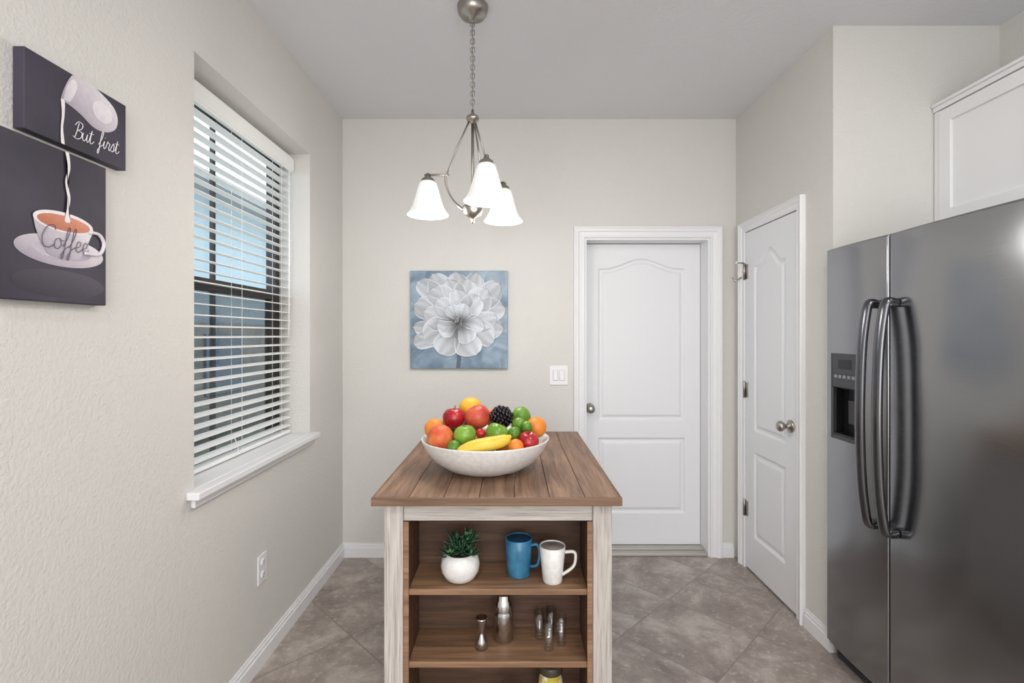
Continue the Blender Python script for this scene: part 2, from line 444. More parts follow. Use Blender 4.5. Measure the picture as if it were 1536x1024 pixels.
box('ground_outside', -12, XL-WT-.02, -4, 16, -.3, -.12, mat('grass', srgb(120, 128, 108), .9, var=(6, srgb(146, 150, 126), .4, .6)))

# ---------------------------------------------------------------- kitchen island
isl = empty('kitchen_island')
tx0, tx1, ty0, ty1 = -.445, .347, 1.605, 2.69
TZ = .92
n = 7; wpl = (tx1-tx0)/n
for i in range(n):
    box('plank_%d' % (i+1), tx0+i*wpl+.0006, tx0+(i+1)*wpl-.0006, ty0+.0, ty1, TZ-.026, TZ, M_top, isl, .0025)
boxes('edge_band', [(tx0-.006, tx1+.006, ty0-.008, ty0-.0005, TZ-.028, TZ-.001), (tx0-.006, tx1+.006, ty1+.0005, ty1+.008, TZ-.028, TZ-.001)], M_topE, isl, .002)
boxes('edge_sides', [(tx0-.006, tx0-.0005, ty0, ty1, TZ-.028, TZ-.001), (tx1+.0005, tx1+.006, ty0, ty1, TZ-.028, TZ-.001)], M_top, isl, .002)
lx0, lx1, ly0, ly1 = -.420, .328, 1.64, 2.655
lw = .062
for i, (x, y) in enumerate(((lx0, ly0), (lx1-lw, ly0), (lx0, ly1-lw), (lx1-lw, ly1-lw))):
    box('leg_%d' % (i+1), x, x+lw, y, y+lw, 0, TZ-.029, M_white, isl, .003)
boxes('apron', [(lx0+lw, lx1-lw, ly0+.012, ly0+.034, .826, TZ-.029), (lx0+lw, lx1-lw, ly1-.034, ly1-.012, .826, TZ-.029),
                (lx0+lw, lx1-lw, ly0+.012, ly0+.034, .05, .11), (lx0+lw, lx1-lw, ly1-.034, ly1-.012, .05, .11)], M_whiteH, isl, .002)
boxes('side_rails', [(x, x+.022, ly0+lw, ly1-lw, z0, z1) for x in (lx0+.015, lx1-.037) for z0, z1 in ((.80, TZ-.029), (.05, .13))] +
      [(x, x+.012, ly0+lw, ly1-lw, .13, .80) for x in (lx0+.02, lx1-.032)], M_white, isl, .002)
yb1 = 1.845
ix0, ix1 = lx0+lw, lx1-lw
boxes('bookcase_inner', [(ix0+.001, ix0+.016, ly0+.01, yb1, .11, .825), (ix1-.016, ix1-.001, ly0+.01, yb1, .11, .825), (ix0+.001, ix1-.001, yb1, yb1+.012, .11, .88),
                         (ix0+.016, ix1-.016, ly0+.035, yb1, .86, .875)], M_brown, isl, .0015)
boxes('inner_front_stiles', [(ix0+.001, ix0+.018, ly0+.004, ly0+.0095, .11, .825), (ix1-.018, ix1-.001, ly0+.004, ly0+.0095, .11, .825)], M_shelf, isl)
for i, z in enumerate((.600, .360, .112)):
    box('shelf_%d' % (i+1), ix0+.0165, ix1-.0165, ly0+.012, yb1-.001, z-.020, z, M_shelf, isl, .002)
boxes('cabinet_far_side', [(ix0, ix1, yb1+.02, ly1-.04, .11, .12)], M_brown, isl)

# ---------------------------------------------------------------- shelf items
S1, S2, S3 = .6005, .3605, .1125
pl = empty('potted_succulent')
pc = (-.178, 1.722)
lathe('pot', [(.001, 0), (.038, 0), (.050, .008), (.063, .03), (.067, .052), (.062, .075), (.050, .092), (.045, .092), (.052, .078), (.05, .075), (.001, .075)], (pc[0], pc[1], S1), M_cer, pl)
lathe('soil', [(.001, .083), (.047, .083), (.047, .078)], (pc[0], pc[1], S1), M_soil, pl)
def rosette(cx, cy, cz_, R, nleaf, lean=(0, 0)):
    out = []
    for i in range(nleaf):
        a = i*2.4+cx*40; f = i/nleaf
        elev = -.1+1.4*f; L_ = R*(1-.2*f)*random.uniform(.8, 1.15); w = R*.12
        d = Vector((math.cos(a)*math.cos(elev)+lean[0], math.sin(a)*math.cos(elev)+lean[1], math.sin(elev))).normalized()
        up = Vector((0, 0, 1)); s = d.cross(up)
        s = s.normalized() if s.length > .01 else Vector((1, 0, 0)); nn = s.cross(d)
        V = []; F = []
        prof = [(0, .6), (.2, .95), (.5, 1), (.8, .55), (1.0, .03)]
        for t, ww in prof:
            c = Vector((cx, cy, cz_))+d*L_*t+nn*(.25*L_*t*t)
            for k in range(6):
                b = k*math.pi/3
                V.append(c+s*math.cos(b)*w*ww+nn*math.sin(b)*w*.45*ww)
        for q in range(4):
            for k in range(6):
                k2 = (k+1) % 6
                F.append((q*6+k, q*6+k2, (q+1)*6+k2, (q+1)*6+k))
        F.append(tuple(24+k for k in range(6)))
        out.append((V, F))
    return out
ps = []
for (ox, oy, oz, R) in ((-.004, 0, .105, .066), (-.034, -.014, .10, .052), (.034, -.015, .102, .054), (.005, .022, .105, .058), (.026, 0, .142, .058), (-.014, .005, .128, .058), (.004, -.022, .116, .052)):
    ps += rosette(pc[0]+ox, pc[1]+oy, S1+oz-.012, R, 12, (ox*8, oy*8))
V, F = merge(ps); mesh('leaves', V, F, M_leaf, pl, True)
tube('stem', [(pc[0], pc[1], S1+.08), (pc[0]+.004, pc[1], S1+.12), (pc[0]+.024, pc[1], S1+.14)], .008, M_leaf, pl)

def mug(name, x, y, z, r0, r1, h, m, inner, hr, ang=-.15, square=False):
    e = empty(name)
    lathe('body', [(.001, .0), (r0*.92, 0), (r0, .004), ((r0+r1)/2, h*.5), (r1, h), (r1-.0015, h+.0015), (r1-.004, h), (r0-.004, .01), (.001, .008)], (x, y, z), m, e, 48)
    lathe('inside', [(.001, h*.75), (r1-.0048, h*.75), (r1-.0044, h-.002)], (x, y, z), inner, e, 48)
    ca, sa = math.cos(ang), math.sin(ang)
    if square: pr = [(r1-.002, h*.84), (r1+hr*.8, h*.86), (r1+hr, h*.72), (r1+hr*.75, h*.45), (r0-.001, h*.2)]
    else: pr = [(r1-.002, h*.82), (r1+hr*.7, h*.84), (r1+hr, h*.6), (r1+hr*.7, h*.3), (r0-.001, h*.24)]
    tube('handle', catmull([(x+p*ca, y+p*sa, z+q) for p, q in pr], 8), .0052, m, e, 10, flat=1.4)
    return e
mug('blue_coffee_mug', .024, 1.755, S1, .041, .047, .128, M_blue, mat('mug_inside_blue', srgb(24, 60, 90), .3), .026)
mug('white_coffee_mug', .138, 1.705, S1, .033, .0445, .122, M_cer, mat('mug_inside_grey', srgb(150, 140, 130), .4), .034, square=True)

lathe('cocktail_shaker', [(.001, 0), (.031, 0), (.033, .003), (.035, .09), (.035, .10), (.033, .104), (.033, .108), (.034, .112), (.031, .14), (.026, .146), (.025, .160), (.021, .166), (.001, .167)], (-.03, 1.775, S2), M_chrome)
lathe('bar_jigger', [(.001, 0), (.019, 0), (.021, .001), (.018, .025), (.008, .048), (.007, .052), (.008, .056), (.019, .10), (.021, .106), (.019, .106), (.006, .062), (.001, .062)], (-.105, 1.725, S2), M_chrome)
for i, (x, y) in enumerate(((.127, 1.72), (.172, 1.75), (.098, 1.785), (.140, 1.800))):
    lathe('shot_glass', [(.001, 0), (.016, 0), (.0165, .003), (.0155, .02), (.020, .098), (.0188, .098), (.0145, .022), (.001, .018)], (x, y, S2), M_glass, None, 32)
jar = empty('condiment_jar')
lathe('jar_body', [(.001, 0), (.04, 0), (.042, .004), (.042, .12), (.036, .14), (.036, .15), (.001, .15)], (.135, 1.755, S3), mat('yellow_label', srgb(190, 170, 60), .5, var=(30, srgb(235, 228, 200), .45, .55)), jar)
lathe('jar_lid', [(.001, .151), (.041, .151), (.0415, .153), (.0415, .176), (.039, .179), (.001, .179)], (.135, 1.755, S3), mat('dark_lid', srgb(70, 62, 50), .35), jar)
lathe('drinking_glass', [(.001, 0), (.034, 0), (.036, .01), (.037, .126), (.0355, .126), (.033, .012), (.001, .010)], (-.002, 1.72, S3), M_glass)

# ---------------------------------------------------------------- bowl
bc = (-.102, 1.925)
fb = empty('fruit_bowl')
lathe('serving_bowl', [(.001, 0), (.098, 0), (.105, .003), (.15, .018), (.195, .048), (.226, .085), (.243, .122), (.2445, .127), (.240, .1275), (.232, .118), (.214, .086), (.182, .052), (.14, .028), (.09, .014), (.001, .012)], (bc[0], bc[1], TZ+.0005), M_cer, fb, 72)

def fruitmat(name, c1, c2, sc_=14, rough=.3, bump=None):
    return mat(name, c1, rough, var=(sc_, c2, .4, .65), bump=bump)
MF = {
 'orange': fruitmat('orange_peel', srgb(222, 128, 40), srgb(232, 148, 56), 10, .42, (320, .5, .001)),
 'grapefruit': fruitmat('grapefruit_peel', srgb(204, 84, 46), srgb(226, 138, 72), 16, .42, (300, .5, .001)),
 'lemon': fruitmat('lemon_peel', srgb(228, 164, 30), srgb(236, 182, 54), 10, .42, (300, .5, .001)),
 'red_apple': fruitmat('red_apple_skin', srgb(146, 18, 34), srgb(180, 42, 48), 22, .22),
 'peach': fruitmat('peach_skin', srgb(180, 56, 44), srgb(210, 98, 66), 18, .4),
 'green_apple': fruitmat('green_apple_skin', srgb(98, 142, 40), srgb(128, 168, 62), 20, .25),
 'lime': fruitmat('lime_peel', srgb(82, 128, 32), srgb(112, 154, 48), 26, .35, (300, .4, .001)),
 'plum': fruitmat('plum_skin', srgb(150, 20, 28), srgb(180, 30, 36), 20, .3),
}
M_stem = mat('stem_brown', srgb(80, 56, 34), .7)
FR = [('grapefruit', -.262, 1.830, 1.062, .049), ('orange', -.294, 1.925, 1.080, .040), ('red_apple', -.226, 1.935, 1.116, .045),
      ('lemon', -.166, 2.005, 1.143, .047), ('peach', -.130, 1.895, 1.128, .049), ('green_apple', -.166, 1.805, 1.078, .041),
      ('green_apple', -.055, 1.805, 1.084, .041), ('lime', .039, 1.955, 1.118, .037), ('lime', .027, 1.875, 1.102, .026),
      ('orange', .090, 1.92, 1.087, .040), ('red_apple', .067, 1.80, 1.060, .039), ('lime', .052, 1.845, 1.098, .021),
      ('lime', .006, 1.812, 1.082, .022), ('orange', .012, 1.757, 1.046, .029), ('lime', -.203, 1.755, 1.046, .023),
      ('plum', -.110, 1.800, 1.085, .018), ('orange', -.06, 2.02, 1.10, .045), ('orange', -.18, 1.90, 1.02, .044), ('orange', -.02, 1.88, 1.02, .044),
      ('orange', -.10, 1.99, 1.02, .044), ('lime', -.25, 1.99, 1.05, .036), ('lime', .03, 1.99, 1.03, .04), ('lime', -.10, 1.83, 1.00, .036),
      ('lime', -.10, 1.91, .98, .038), ('red_apple', -.17, 2.06, 1.07, .04), ('red_apple', .05, 2.05, 1.07, .036)]
FR = [list(f) for f in FR if f[4] > 0]
fixed = [(-.038, 1.888, 1.128, .038)] + [(-.17+.165*t, 1.722, 1.045+.03*t, .021) for t in (0, .25, .5, .75, 1)]
FX = [Vector(f[:3]) for f in fixed]
for it in range(60):
    for i in range(len(FR)):
        a = FR[i]
        for j in range(i+1, len(FR)):
            b = FR[j]; d = Vector((a[1]-b[1], a[2]-b[2], a[3]-b[3])); o = a[4]+b[4]-.001-d.length
            if o > 0:
                d.normalize()
                for k in range(3): a[k+1] += d[k]*o*.5; b[k+1] -= d[k]*o*.5
        for q, f in zip(FX, fixed):
            d = Vector(a[1:4])-q; o = a[4]+f[3]-d.length
            if o > 0:
                d.normalize()
                for k in range(3): a[k+1] += d[k]*o
        dx, dy = a[1]-bc[0], a[2]-bc[1]; rr = math.hypot(dx, dy)
        zz = a[3]-TZ
        lim = .236*math.sqrt(max(0.02, 1-((.135-min(zz, .135))/.125)**2))-a[4]*.92
        if zz < .15 and rr > max(lim, .0):
            s = max(lim, 0)/rr; a[1] = bc[0]+dx*s; a[2] = bc[1]+dy*s
        a[3] = max(a[3], TZ+.016+a[4])
def fruit(kind, x, y, z, r):
    seg = 32; rings = 20; prof = []
    for i in range(rings+1):
        t = math.pi*i/rings
        rad = r*math.sin(t); h = -r*math.cos(t)
        if 'apple' in kind or kind in ('peach', 'plum'):
            rad *= 1-.06*math.cos(t)
            h -= .28*r*math.exp(-(rad/(.3*r))**2) if h > 0 else -.14*r*math.exp(-(rad/(.25*r))**2)
            h *= .94
        if kind == 'lime': h *= 1.12
        prof.append((max(rad, .0004), h))
    rot = Matrix.Translation((x, y, z)) @ Matrix.Rotation(random.uniform(0, 6), 4, 'Z') @ Matrix.Rotation(random.uniform(.4, 1.2) if kind == 'lime' else random.uniform(-.6, .6), 4, 'X')
    obs = [lathe(kind, prof, (0, 0, 0), MF[kind], fb, seg)]
    if 'apple' in kind:
        obs.append(tube(kind+'_stem', [(0, 0, r*.55), (.002, 0, r*.85), (.006, 0, r*1.08)], .0016, M_stem, fb, 6))
    elif kind in ('orange', 'lemon', 'grapefruit', 'lime'):
        obs.append(lathe(kind+'_stem_scar', [(.003, r*.985 if kind != 'lime' else r*1.1), (.001, r*1.01 if kind != 'lime' else r*1.13)], (0, 0, 0), M_leaf, fb, 8))
    for o in obs: o.data.transform(rot)
for f in FR: fruit(*f)
M_ban = mat('banana_skin', srgb(226, 190, 62), .4, var=(12, srgb(236, 206, 88), .4, .6))
pts = catmull([(-.188, 1.725, 1.037), (-.168, 1.718, 1.044), (-.13, 1.716, 1.056), (-.085, 1.718, 1.064), (-.045, 1.724, 1.071), (-.018, 1.732, 1.080), (-.004, 1.737, 1.090)], 6)
nn = len(pts)
rad = [max(.004, .0245*min(1, (math.sin(math.pi*min(1, (i+.3)/(nn-1)))**.45))) for i in range(nn)]
for i in range(nn-5, nn): rad[i] = max(.005, rad[i]*.75)
tube('banana', pts, rad, M_ban, fb, 7)
M_tip = mat('banana_tip', srgb(90, 80, 30), .6)
tube('banana_tip', [pts[-1], pts[-1]+Vector((.006, .002, .008))], .0042, M_tip, fb, 7)
M_berry = mat('blackberry_skin', srgb(22, 10, 22), .18)
def ico(c, r):
    V = []; F = []; sg = 10; rg = 6
    for i in range(rg+1):
        t = math.pi*i/rg
        for j in range(sg):
            a = 2*math.pi*j/sg
            V.append((c[0]+r*math.sin(t)*math.cos(a), c[1]+r*math.sin(t)*math.sin(a), c[2]+r*math.cos(t)))
    for i in range(rg):
        for j in range(sg):
            k = (j+1) % sg
            F.append((i*sg+j, i*sg+k, (i+1)*sg+k, (i+1)*sg+j))
    return V, F
ps = []
for i in range(95):
    f = (i+.5)/95; th = math.acos(1-2*f); ph = i*2.39996
    rr = .037*(1+.06*math.sin(i*1.7))
    ps.append(ico((-.040+rr*math.sin(th)*math.cos(ph)*1.05, 1.888+rr*math.sin(th)*math.sin(ph), 1.130+rr*math.cos(th)*.98), .0072))
ps.append(ico((-.040, 1.888, 1.130), .034))
V, F = merge(ps); mesh('blackberries', V, F, M_berry, fb, True)

# ---------------------------------------------------------------- chandelier
ch = empty('chandelier')
cx, cy = -.168, 2.135
lathe('canopy', [(.001, 2.7795), (.012, 2.78), (.016, 2.792), (.05, 2.797), (.062, 2.812), (.066, 2.832), (.066, 2.8395), (.001, 2.8395)], (cx, cy, 0), M_nickel, ch)
ps = []; nl = 20; z0, z1 = 2.405, 2.775; pitch = (z1-z0)/nl
for i in range(nl):
    zc = z0+pitch*(i+.5); hl = pitch*.72; hw = .0085; P = []
    for k in range(16):
        a = 2*math.pi*k/16
        x = hw*math.cos(a); z = (hl-hw)*(1 if math.sin(a) > 0 else -1)*(1 if abs(math.sin(a)) > .01 else 0)+hw*math.sin(a)
        P.append((cx+x, cy, zc+z) if i % 2 else (cx, cy+x, zc+z))
    ps.append(tubegeo(P, .002, 6, True))
V, F = merge(ps); mesh('chain', V, F, M_nickel, ch, True)
tube('cord', [(cx+.003*math.sin(i*1.3), cy+.003*math.cos(i*1.3), z0+(z1-z0)*i/20) for i in range(21)], .0016, M_nickel, ch, 6)
lathe('top_hub', [(.001, 2.40), (.005, 2.40), (.007, 2.385), (.016, 2.378), (.026, 2.370), (.028, 2.360), (.024, 2.352), (.012, 2.348), (.009, 2.34), (.001, 2.34)], (cx, cy, 0), M_nickel, ch, 24)
tube('centre_rod', [(cx, cy, 2.35), (cx, cy, 2.0)], .0065, M_nickel, ch, 12)
lathe('bottom_hub', [(r, z-.018) for r, z in [(.001, 2.055), (.010, 2.053), (.012, 2.03), (.020, 2.022), (.042, 2.005), (.044, 1.992), (.037, 1.972), (.018, 1.960), (.010, 1.955), (.007, 1.945), (.008, 1.938), (.001, 1.932)]], (cx, cy, 0), M_nickel, ch, 32)
M_shade = mat('frosted_glass_shade', srgb(236, 234, 231), .35, emit=((1.0, .985, .96, 1), .26))
M_bulb = mat('bulb', srgb(255, 250, 240), .3, emit=((1.0, .96, .9, 1), 10))
R = .2; dzs = .018
for i, ang in enumerate((50, 170, 290)):
    a = math.radians(ang); ca, sa = math.cos(a), math.sin(a)
    P = lambda r, z: (cx+r*ca, cy+r*sa, z)
    tube('arm_%d' % i, catmull([P(.012, 1.972), P(.045, 1.98), P(.085, 2.015), P(.108, 2.055), P(.118, 2.092), P(.12, 2.128)], 8), .0052, M_nickel, ch, 10)
    tube('arm_top_%d' % i, [P(.105, 2.127), P(.16, 2.131), P(.215, 2.133)], .005, M_nickel, ch, 10)
    tube('stay_%d' % i, [P(.012, 2.36), P(.068, 2.245), P(.116, 2.128)], .004, M_nickel, ch, 8)
    sx, sy = cx+R*ca, cy+R*sa
    lathe('fitter_%d' % i, [(r, z+dzs-.002) for r, z in [(.001, 2.125), (.008, 2.123), (.012, 2.110), (.026, 2.100), (.031, 2.088), (.031, 2.078), (.001, 2.078)]], (sx, sy, 0), M_nickel, ch, 24)
    lathe('shade_%d' % i, [(r, z+dzs) for r, z in [(.030, 2.086), (.037, 2.078), (.046, 2.05), (.055, 2.015), (.066, 1.98), (.080, 1.953), (.090, 1.942), (.0885, 1.940), (.078, 1.949), (.064, 1.976), (.052, 2.013), (.043, 2.05), (.034, 2.076), (.027, 2.083)]], (sx, sy, 0), M_shade, ch, 40)
    lathe('bulb_%d' % i, [(r, z+dzs) for r, z in [(.001, 2.07), (.014, 2.06), (.016, 2.03), (.028, 1.995), (.031, 1.972), (.026, 1.948), (.012, 1.936), (.001, 1.934)]], (sx, sy, 0), M_bulb, ch, 24)
    ld = bpy.data.lights.new('pendant_light_%d' % i, 'POINT'); ld.energy = 5; ld.color = (1, .96, .91); ld.shadow_soft_size = .05
    lo = bpy.data.objects.new('pendant_light_%d' % i, ld); lo.location = (sx, sy, 1.90); link(lo, ch)

# ---------------------------------------------------------------- flower canvas (back wall)
fp = empty('flower_painting')
px0, px1, pz0, pz1 = -.655, -.028, 1.223, 1.852; pyf = YB-.03
def bgmat():
    m, nt, b, N, L = newmat('flower_canvas_background')
    tc = N.new('ShaderNodeTexCoord')
    n = N.new('ShaderNodeTexNoise'); n.inputs['Scale'].default_value = 7; n.inputs['Detail'].default_value = 7; n.inputs['Distortion'].default_value = 1.2
    L.new(tc.outputs['Object'], n.inputs['Vector'])
    r = N.new('ShaderNodeValToRGB'); e = r.color_ramp.elements
    e[0].position = .3; e[0].color = srgb(94, 116, 138); e[1].position = .72; e[1].color = srgb(156, 176, 192)
    L.new(n.outputs['Fac'], r.inputs['Fac']); L.new(r.outputs[0], b.inputs['Base Color']); b.inputs['Roughness'].default_value = .45
    bp = N.new('ShaderNodeBump'); bp.inputs['Strength'].default_value = .4; bp.inputs['Distance'].default_value = .002
    L.new(n.outputs['Fac'], bp.inputs['Height']); L.new(bp.outputs[0], b.inputs['Normal'])
    return m
box('canvas', px0, px1, pyf, YB-.001, pz0, pz1, bgmat(), fp, .003)
def petal(k, bu, bv, tu, tv, w, tone=1.0):
    W = px1-px0; ns, nc = 24, 16
    B = Vector((bu, bv)); T = Vector((tu, tv)); d = T-B; Ln = d.length; d.normalize(); s = Vector((-d.y, d.x))
    V = []; C = []
    bend = random.uniform(-.05, .05)
    for i in range(ns+1):
        t = i/ns
        if t < .62: ww = w*(.20+.80*math.sin(t/.62*math.pi/2)**1.3)
        else: ww = w*max(.03, math.sqrt(max(0, 1-((t-.62)/.38)**2.3)))
        ww *= (1+.05*math.sin(11*t+k))
        for j in range(nc+1):
            q = j/nc*2-1
            p = B+d*Ln*t*(1-.03*abs(q)*t)+s*(q*ww*.5+bend*math.sin(math.pi*t))
            p.x = min(max(p.x, .004), .996); p.y = min(max(p.y, .004), .996)
            off = .0006+k*.00035+.0030*(abs(q)**3)*min(1, t*3)
            V.append((px0+p.x*W, pyf-off, pz0+p.y*W))
            edge = abs(q) > .88 or i >= ns-0
            streak = .5+.5*math.sin(q*8+k*2+t*1.5)
            f = min(1, max(0, (t-.10)/.6))
            g = .15+.36*f*f*(3-2*f)+.16*streak*t-.08*(1-abs(q))*(1-t)
            sidesh = (.5+.5*q) if k % 2 else (.5-.5*q)
            g *= tone*(.72+.40*sidesh)
            g = max(g, .07)
            if edge and t > .25: g = .80
            C.append((g*.92, g*.975, min(1, g*1.05), 1))
    F = [(i*(nc+1)+j, i*(nc+1)+j+1, (i+1)*(nc+1)+j+1, (i+1)*(nc+1)+j) for i in range(ns) for j in range(nc)]
    return V, F, C
PT = [(.5,.55,.22,.98,.25,.95),(.5,.55,.46,1.0,.24,.95),(.5,.55,.70,.99,.24,.95),(.5,.55,.06,.90,.22,.95),
      (.5,.5,.03,.66,.26,.95),(.5,.55,.93,.88,.25,.95),(.5,.5,.99,.62,.25,1),(.5,.45,.02,.42,.20,1),(.5,.45,.97,.40,.24,1),(.45,.42,.03,.24,.20,1),
      (.5,.5,.20,.82,.27,1),(.5,.5,.38,.92,.24,1.05),(.5,.5,.60,.93,.26,1.05),(.5,.5,.80,.82,.27,1.05),
      (.5,.48,.13,.58,.24,1.05),(.5,.48,.90,.52,.22,1.05),(.48,.45,.13,.30,.24,1.05),(.5,.45,.87,.27,.24,1.1),(.49,.45,.30,.14,.26,1.1),(.52,.45,.68,.13,.27,1.15),
      (.5,.5,.26,.70,.22,1.15),(.5,.5,.47,.82,.24,1.15),(.5,.5,.72,.74,.24,1.15),
      (.5,.46,.27,.44,.18,1.15),(.5,.46,.77,.42,.17,1.15),(.52,.46,.60,.25,.19,1.15),
      (.5,.48,.38,.64,.15,1.2),(.5,.48,.57,.67,.17,1.2)]
V = []; F = []; C = []
W = px1-px0
for i in range(12):
    t = i/11; u = .49+.015*math.sin(t*3); v = .42-.415*t
    for s in (-.022, .022):
        V.append((px0+(u+s)*W, pyf-.0006, pz0+v*W)); C.append((.10, .13, .18, 1))
F += [(2*i, 2*i+1, 2*i+3, 2*i+2) for i in range(11)]
for k, p in enumerate(PT):
    v, f, c = petal(k, *p); o = len(V); V += v; F += [tuple(q+o for q in x) for x in f]; C += c
mesh('petals', V, F, M_paint, fp, True, C)
ps = []
for i in range(34):
    a = i*2.4; r = .05*math.sqrt(i/34)
    ps.append(ico((px0+(.5+r*math.cos(a))*W, pyf-.013, pz0+(.485+r*math.sin(a)*.7)*W), .0042))
V, F = merge(ps); mesh('stamens', V, F, mat('stamen', srgb(84, 88, 98), .6, var=(60, srgb(190, 186, 180), .45, .6)), fp, True)

# ---------------------------------------------------------------- coffee canvases (left wall)
M_dk = mat('dark_canvas', srgb(44, 40, 54), .6, var=(5, srgb(66, 60, 76), .35, .7))
CX = XL+.027
def canvas(name, y0, y1, z0, z1):
    e = empty(name)
    box('canvas', XL+.001, CX, y0, y1, z0, z1, M_dk, e, .002)
    return e
def poly(name, pts, col1, col2, e, y0, w, z0, h, off, smoothpts=True, shade=None):
    P = catmull([(p[0], p[1], 0) for p in pts]+[(pts[0][0], pts[0][1], 0)], 6)[:-1] if smoothpts else [Vector((p[0], p[1], 0)) for p in pts]
    c = sum(P, Vector((0, 0, 0)))/len(P)
    V = []; F = []; C = []
    rings = (1.0, .8, .6, .4, .2)
    us = [p.x for p in P]; vs = [p.y for p in P]; u0, u1 = min(us), max(us); v0, v1 = min(vs), max(vs)
    for r in rings:
        for p in P:
            q = c+(p-c)*r; u = min(max(q.x, .002), .998); v = min(max(q.y, .002), .998)
            t = ((v-v0)/(v1-v0)*.5+(u-u0)/(u1-u0)*.5)
            V.append((CX+off, y0+u*w, z0+v*h)); C.append(tuple(col1[k]*(1-t)+col2[k]*t for k in range(3))+(1,))
    n = len(P)
    for a in range(len(rings)-1):
        for j in range(n):
            k = (j+1) % n; F.append((a*n+j, a*n+k, (a+1)*n+k, (a+1)*n+j))
    F.append(tuple((len(rings)-1)*n+j for j in range(n)))
    return mesh(name, V, F, M_paint, e, False, C)
def ell(cu, cv, ru, rv, n=28): return [(cu+ru*math.cos(2*math.pi*i/n), cv+rv*math.sin(2*math.pi*i/n)) for i in range(n)]
WH, GR, LG = srgb(238, 232, 236), srgb(150, 140, 158), srgb(206, 198, 210)
a0, aw, b0, bh = 1.100, .290, 1.895, .181
c1 = canvas('coffee_canvas_small', a0, a0+aw, b0, b0+bh)
k1 = (c1, a0, aw, b0, bh)
poly('pitcher', [(.30,.57),(.335,.745),(.39,.93),(.44,.996),(.62,.996),(.70,.97),(.84,.87),(.895,.73),(.87,.556),(.762,.44),(.63,.42),(.497,.51),(.386,.56)], GR, WH, *k1, .0008)
poly('pitcher_mouth', [(.325,.60),(.36,.80),(.42,.93),(.46,.88),(.43,.72),(.38,.60)], LG, WH, *k1, .0014)
poly('pitcher_shine', ell(.72,.70,.11,.15), srgb(218, 211, 220), WH, *k1, .0014)
poly('milk_stream', [(.30,.58),(.335,.58),(.335,.4),(.322,.2),(.335,.002),(.305,.002),(.30,.2),(.31,.4)], WH, WH, *k1, .0018)
a0, aw, b0, bh = 1.045, .277, 1.517, .363
c2 = canvas('coffee_canvas_large', a0, a0+aw, b0, b0+bh)
k2 = (c2, a0, aw, b0, bh)
DK = srgb(34, 31, 42)
poly('table_reflection', ell(.53, .12, .44, .09), DK, srgb(84, 78, 92), *k2, .0004)
poly('saucer', ell(.535, .335, .425, .10), GR, WH, *k2, .0008)
poly('saucer_ring', ell(.54, .335, .28, .055), LG, GR, *k2, .0012)
hp = catmull([(CX+.004, a0+u*aw, b0+v*bh) for u, v in ((.80, .50), (.90, .50), (.955, .44), (.90, .36), (.74, .35))], 6)
tube('cup_handle', hp, .0042, mat('painted_white', srgb(226, 218, 226), .6), c2, 8)
poly('cup', [(.262,.53),(.29,.44),(.36,.34),(.43,.295),(.66,.295),(.73,.34),(.80,.44),(.84,.53),(.7,.50),(.55,.48),(.4,.50)], GR, WH, *k2, .0020)
poly('cup_rim', ell(.55, .527, .289, .066), WH, WH, *k2, .0024)
poly('coffee_surface', ell(.55, .522, .255, .050), srgb(176, 96, 70), srgb(224, 150, 120), *k2, .0028)
poly('milk_stream', [(.55,.998),(.585,.998),(.60,.90),(.575,.80),(.60,.70),(.585,.60),(.60,.545),(.57,.53),(.545,.545),(.565,.62),(.57,.70),(.55,.80),(.575,.90)], WH, WH, *k2, .0032)
LT = {
 'B': ([[(.15,0),(.35,1),(.5,2)], [(.0,1.6),(.4,2.15),(1.0,2.0),(.95,1.4),(.45,1.05)], [(.45,1.05),(1.05,.9),(1.0,.25),(.45,-.05),(-.1,.15)]], 1.25),
 'u': ([[(0,1),(-.02,.35),(.2,.0),(.5,.4),(.62,1),(.6,.25),(.75,0),(1.0,.35)]], .95),
 't': ([[(.0,.35),(.28,1.7),(.15,.5),(.25,0),(.5,.1),(.7,.4)], [(-.08,1.25),(.55,1.3)]], .75),
 ' ': ([], .7),
 'f': ([[(0,.3),(.4,1.2),(.55,2.0),(.38,2.15),(.25,1.4),(.15,-.6),(.0,-.9),(-.05,-.5),(.3,.1),(.65,.4)]], .65),
 'i': ([[(0,.35),(.2,1),(.15,.3),(.3,0),(.55,.35)], [(.25,1.45),(.28,1.5)]], .52),
 'r': ([[(0,.35),(.2,1.1),(.3,.95),(.55,.9),(.45,.3),(.6,0),(.8,.35)]], .78),
 's': ([[(0,.35),(.35,1.15),(.5,.5),(.35,0),(.05,.1),(.4,.05),(.75,.4)]], .72),
 'C': ([[(1.2,1.7),(1.0,2.1),(.4,1.9),(0,1.0),(.2,.15),(.8,0),(1.3,.4)]], 1.25),
 'o': ([[(.5,1),(.1,.8),(.05,.2),(.4,0),(.7,.4),(.55,.95),(.65,.8),(.95,.85)]], .9),
 'e': ([[(0,.35),(.5,.6),(.5,1),(.2,.95),(.1,.3),(.4,0),(.8,.4)]], .75)}
def script(name, text, y, z, size, m, e, off, slope=0, rad=.0009):
    ps = []; x = 0
    for chx in text:
        strokes, adv = LT[chx]
        for s in strokes:
            P = [(CX+off, y+(x+p[0]+.15*p[1])*size, z+(p[1]+slope*(x+p[0]))*size) for p in s]
            ps.append(tubegeo(catmull(P, 6), rad, 6))
        x += adv
    V, F = merge(ps); mesh(name, V, F, m, e, True)
script('lettering', 'But first', 1.222, 1.923, .0200, mat('lettering_white', srgb(235, 232, 236), .6), c1, .0015, .06)
script('lettering', 'Coffee', 1.135, 1.643, .0255, mat('lettering_grey', srgb(92, 84, 104), .6), c2, .0035, 0, .0008)

